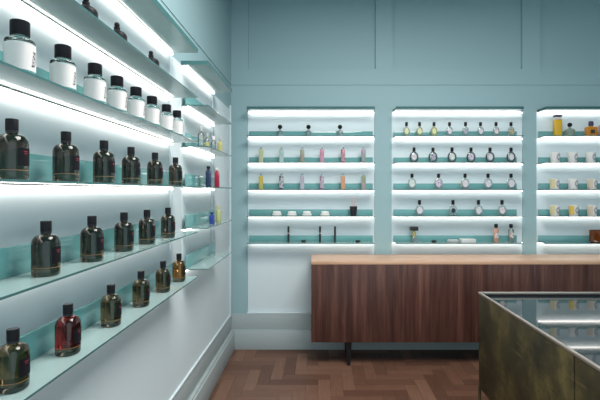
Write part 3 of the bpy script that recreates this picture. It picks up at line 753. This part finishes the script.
# ------------------------------------------------------------------ walnut sideboard
def sideboard():
    x0, x1 = -0.059, 3.45
    yf, yb = 3.752, YB - 0.032
    zb, zt = 0.214, 0.902
    cx = (x0 + x1) / 2
    root = thing('sideboard', 'long low dark walnut sideboard with pale lit top against back wall', 'sideboard', (cx, yb, 0))
    def R(x): return x - cx
    def Yy(y): return y - yb
    b = MB(); b.rbox(R(x0) + 0.002, R(x1) - 0.002, Yy(yf) + 0.022, 0, zb, zt - 0.0265, 0.002); b.build('carcass', WALNUT, root)
    b = MB(); b.rbox(R(x0), R(x1), Yy(yf) - 0.002, 0, zt - 0.026, zt, 0.002); tp = b.build('top', WALTOP_LIT, root); tp['label'] = 'polished walnut top with strip light painted into its colour'
    edges = [x0 + 0.001, 1.437, 2.45, x1 - 0.001]
    for a, c in zip(edges[:-1], edges[1:]):
        d = MB(); d.rbox(R(a) + 0.0012, R(c) - 0.0012, Yy(yf), Yy(yf) + 0.0215, zb, zt - 0.028, 0.0015); d.build('door', WALNUT, root)
    for lx in (0.265, 1.62, 3.0):
        for ly in (yf + 0.055, yb - 0.06):
            d = MB(); vs = []
            for z, w in ((0.0, 0.012), (zb - 0.0005, 0.024)):
                vs += [(R(lx) - w, Yy(ly) - w, z), (R(lx) + w, Yy(ly) - w, z), (R(lx) + w, Yy(ly) + w, z), (R(lx) - w, Yy(ly) + w, z)]
            d.add(vs, [(3, 2, 1, 0), (4, 5, 6, 7), (0, 1, 5, 4), (1, 2, 6, 5), (2, 3, 7, 6), (3, 0, 4, 7)]); d.build('leg', LEGM, root)
sideboard()

# ------------------------------------------------------------------ brass display counter in the foreground
def counter():
    x0, x1, y0, y1 = 0.945, 2.15, 0.55, 2.61
    zt, zb = 0.905, 0.348
    root = thing('display_counter', 'patinated dark brass display counter with reflective dark glass top', 'counter', ((x0 + x1) / 2, (y0 + y1) / 2, 0))
    cx, cy = (x0 + x1) / 2, (y0 + y1) / 2
    def bx(m, a, c, d, e, f, g, r=0.0015): m.rbox(a - cx, c - cx, d - cy, e - cy, f, g, r) if r else m.box(a - cx, c - cx, d - cy, e - cy, f, g)
    th = 0.014; seam = 1.63
    for a, c in ((y0 + 0.012, seam - 0.004), (seam + 0.004, y1 - 0.012)):
        m = MB(); bx(m, x0, x0 + th, a, c, zb, zt - 0.012); m.build('side_panel', BRASS, root)
        m = MB(); bx(m, x1 - th, x1, a, c, zb, zt - 0.012); m.build('side_panel', BRASS, root)
    m = MB(); bx(m, x0 + 0.004, x0 + th, seam - 0.004, seam + 0.004, zb, zt - 0.012, 0.0005); m.build('seam_strip', DARKIN, root)
    m = MB(); bx(m, x0 + th, x1 - th, y1 - 0.012, y1, zb, zt - 0.012); m.build('end_panel', BRASS, root)
    m = MB(); bx(m, x0 + th, x1 - th, y0, y0 + 0.012, zb, zt - 0.012); m.build('end_panel', BRASS, root)
    m = MB(); bx(m, x0 + th, x1 - th, y0 + 0.012, y1 - 0.012, zb, zb + 0.012); m.build('bottom_panel', DARKIN, root)
    m = MB()
    bx(m, x0 - 0.001, x0 + 0.013, y0, y1, zt - 0.012, zt); bx(m, x1 - 0.013, x1 + 0.001, y0, y1, zt - 0.012, zt)
    bx(m, x0 + 0.013, x1 - 0.013, y1 - 0.010, y1 + 0.001, zt - 0.012, zt); bx(m, x0 + 0.013, x1 - 0.013, y0 - 0.001, y0 + 0.010, zt - 0.012, zt)
    rim = m.build('top_rim', RIM, root); rim['label'] = 'bright brushed metal rim'
    m = MB()
    t = 0.004
    for a, c, d, e in ((x0 + th, x0 + th + t, y0 + 0.012, y1 - 0.012), (x1 - th - t, x1 - th, y0 + 0.012, y1 - 0.012), (x0 + th + t, x1 - th - t, y1 - 0.012 - t, y1 - 0.012), (x0 + th + t, x1 - th - t, y0 + 0.012, y0 + 0.012 + t)):
        bx(m, a, c, d, e, 0.82, zt - 0.0125, 0.0005)
    m.build('inner_lining', DARKIN, root)
    m = MB(); bx(m, x0 + th + t, x1 - th - t, y0 + 0.012 + t, y1 - 0.012 - t, 0.873, 0.883, 0); m.build('glass_top', TOPGLASS, root)
    for lx in (x0 + 0.0005, x1 - 0.0145):
        for ly in (y0 + 0.0005, y1 - 0.0125):
            m = MB(); bx(m, lx, lx + 0.014, ly, ly + 0.012, 0, zb - 0.0005, 0.0008)
            m.build('leg', BRASS, root)
    for lx in (x0 + 0.0005, x1 - 0.0145):
        m = MB()
counter()

# ------------------------------------------------------------------ light
w = bpy.data.worlds.new('daylight'); S.world = w; w.use_nodes = True
bg = w.node_tree.nodes.get('Background') or w.node_tree.nodes.new('ShaderNodeBackground')
bg.inputs[0].default_value = (0.72, 0.90, 1.0, 1); bg.inputs[1].default_value = WORLD_E
def area(name, loc, rot, sx, sy, e, col):
    l = bpy.data.lights.new(name, 'AREA'); l.shape = 'RECTANGLE'; l.size = sx; l.size_y = sy; l.energy = e; l.color = col
    o = bpy.data.objects.new(name, l); COL.objects.link(o); o.location = loc; o.rotation_euler = rot
    return o
area('ceiling_fill', (0.7, 1.6, ZC - 0.03), (0, 0, 0), 1.6, 1.6, CEIL_E, (1.0, 0.97, 0.93))  # unseen overhead fill, added only to light the room

# ------------------------------------------------------------------ camera
cd = bpy.data.cameras.new('camera'); cam = bpy.data.objects.new('camera', cd); COL.objects.link(cam)
cam.location = (0, 0, EYE); cam.rotation_euler = (PI / 2, 0, 0)
cd.sensor_width = 36.0; cd.lens = 442.0 / 600.0 * 36.0
cd.shift_x = -18.0 / 600.0; cd.shift_y = -9.0 / 600.0
cd.clip_start = 0.02
S.camera = cam
S.view_settings.view_transform = 'Standard'
try: S.view_settings.look = 'None'
except Exception: pass
S.view_settings.exposure = EXPOSURE; S.view_settings.gamma = 1.0; S.view_settings.use_curve_mapping = False
c = S.cycles
c.use_denoising = True
c.max_bounces = 14; c.transmission_bounces = 12; c.transparent_max_bounces = 16; c.glossy_bounces = 6; c.diffuse_bounces = 5
c.caustics_reflective = False; c.caustics_refractive = False; c.sample_clamp_indirect = 6.0
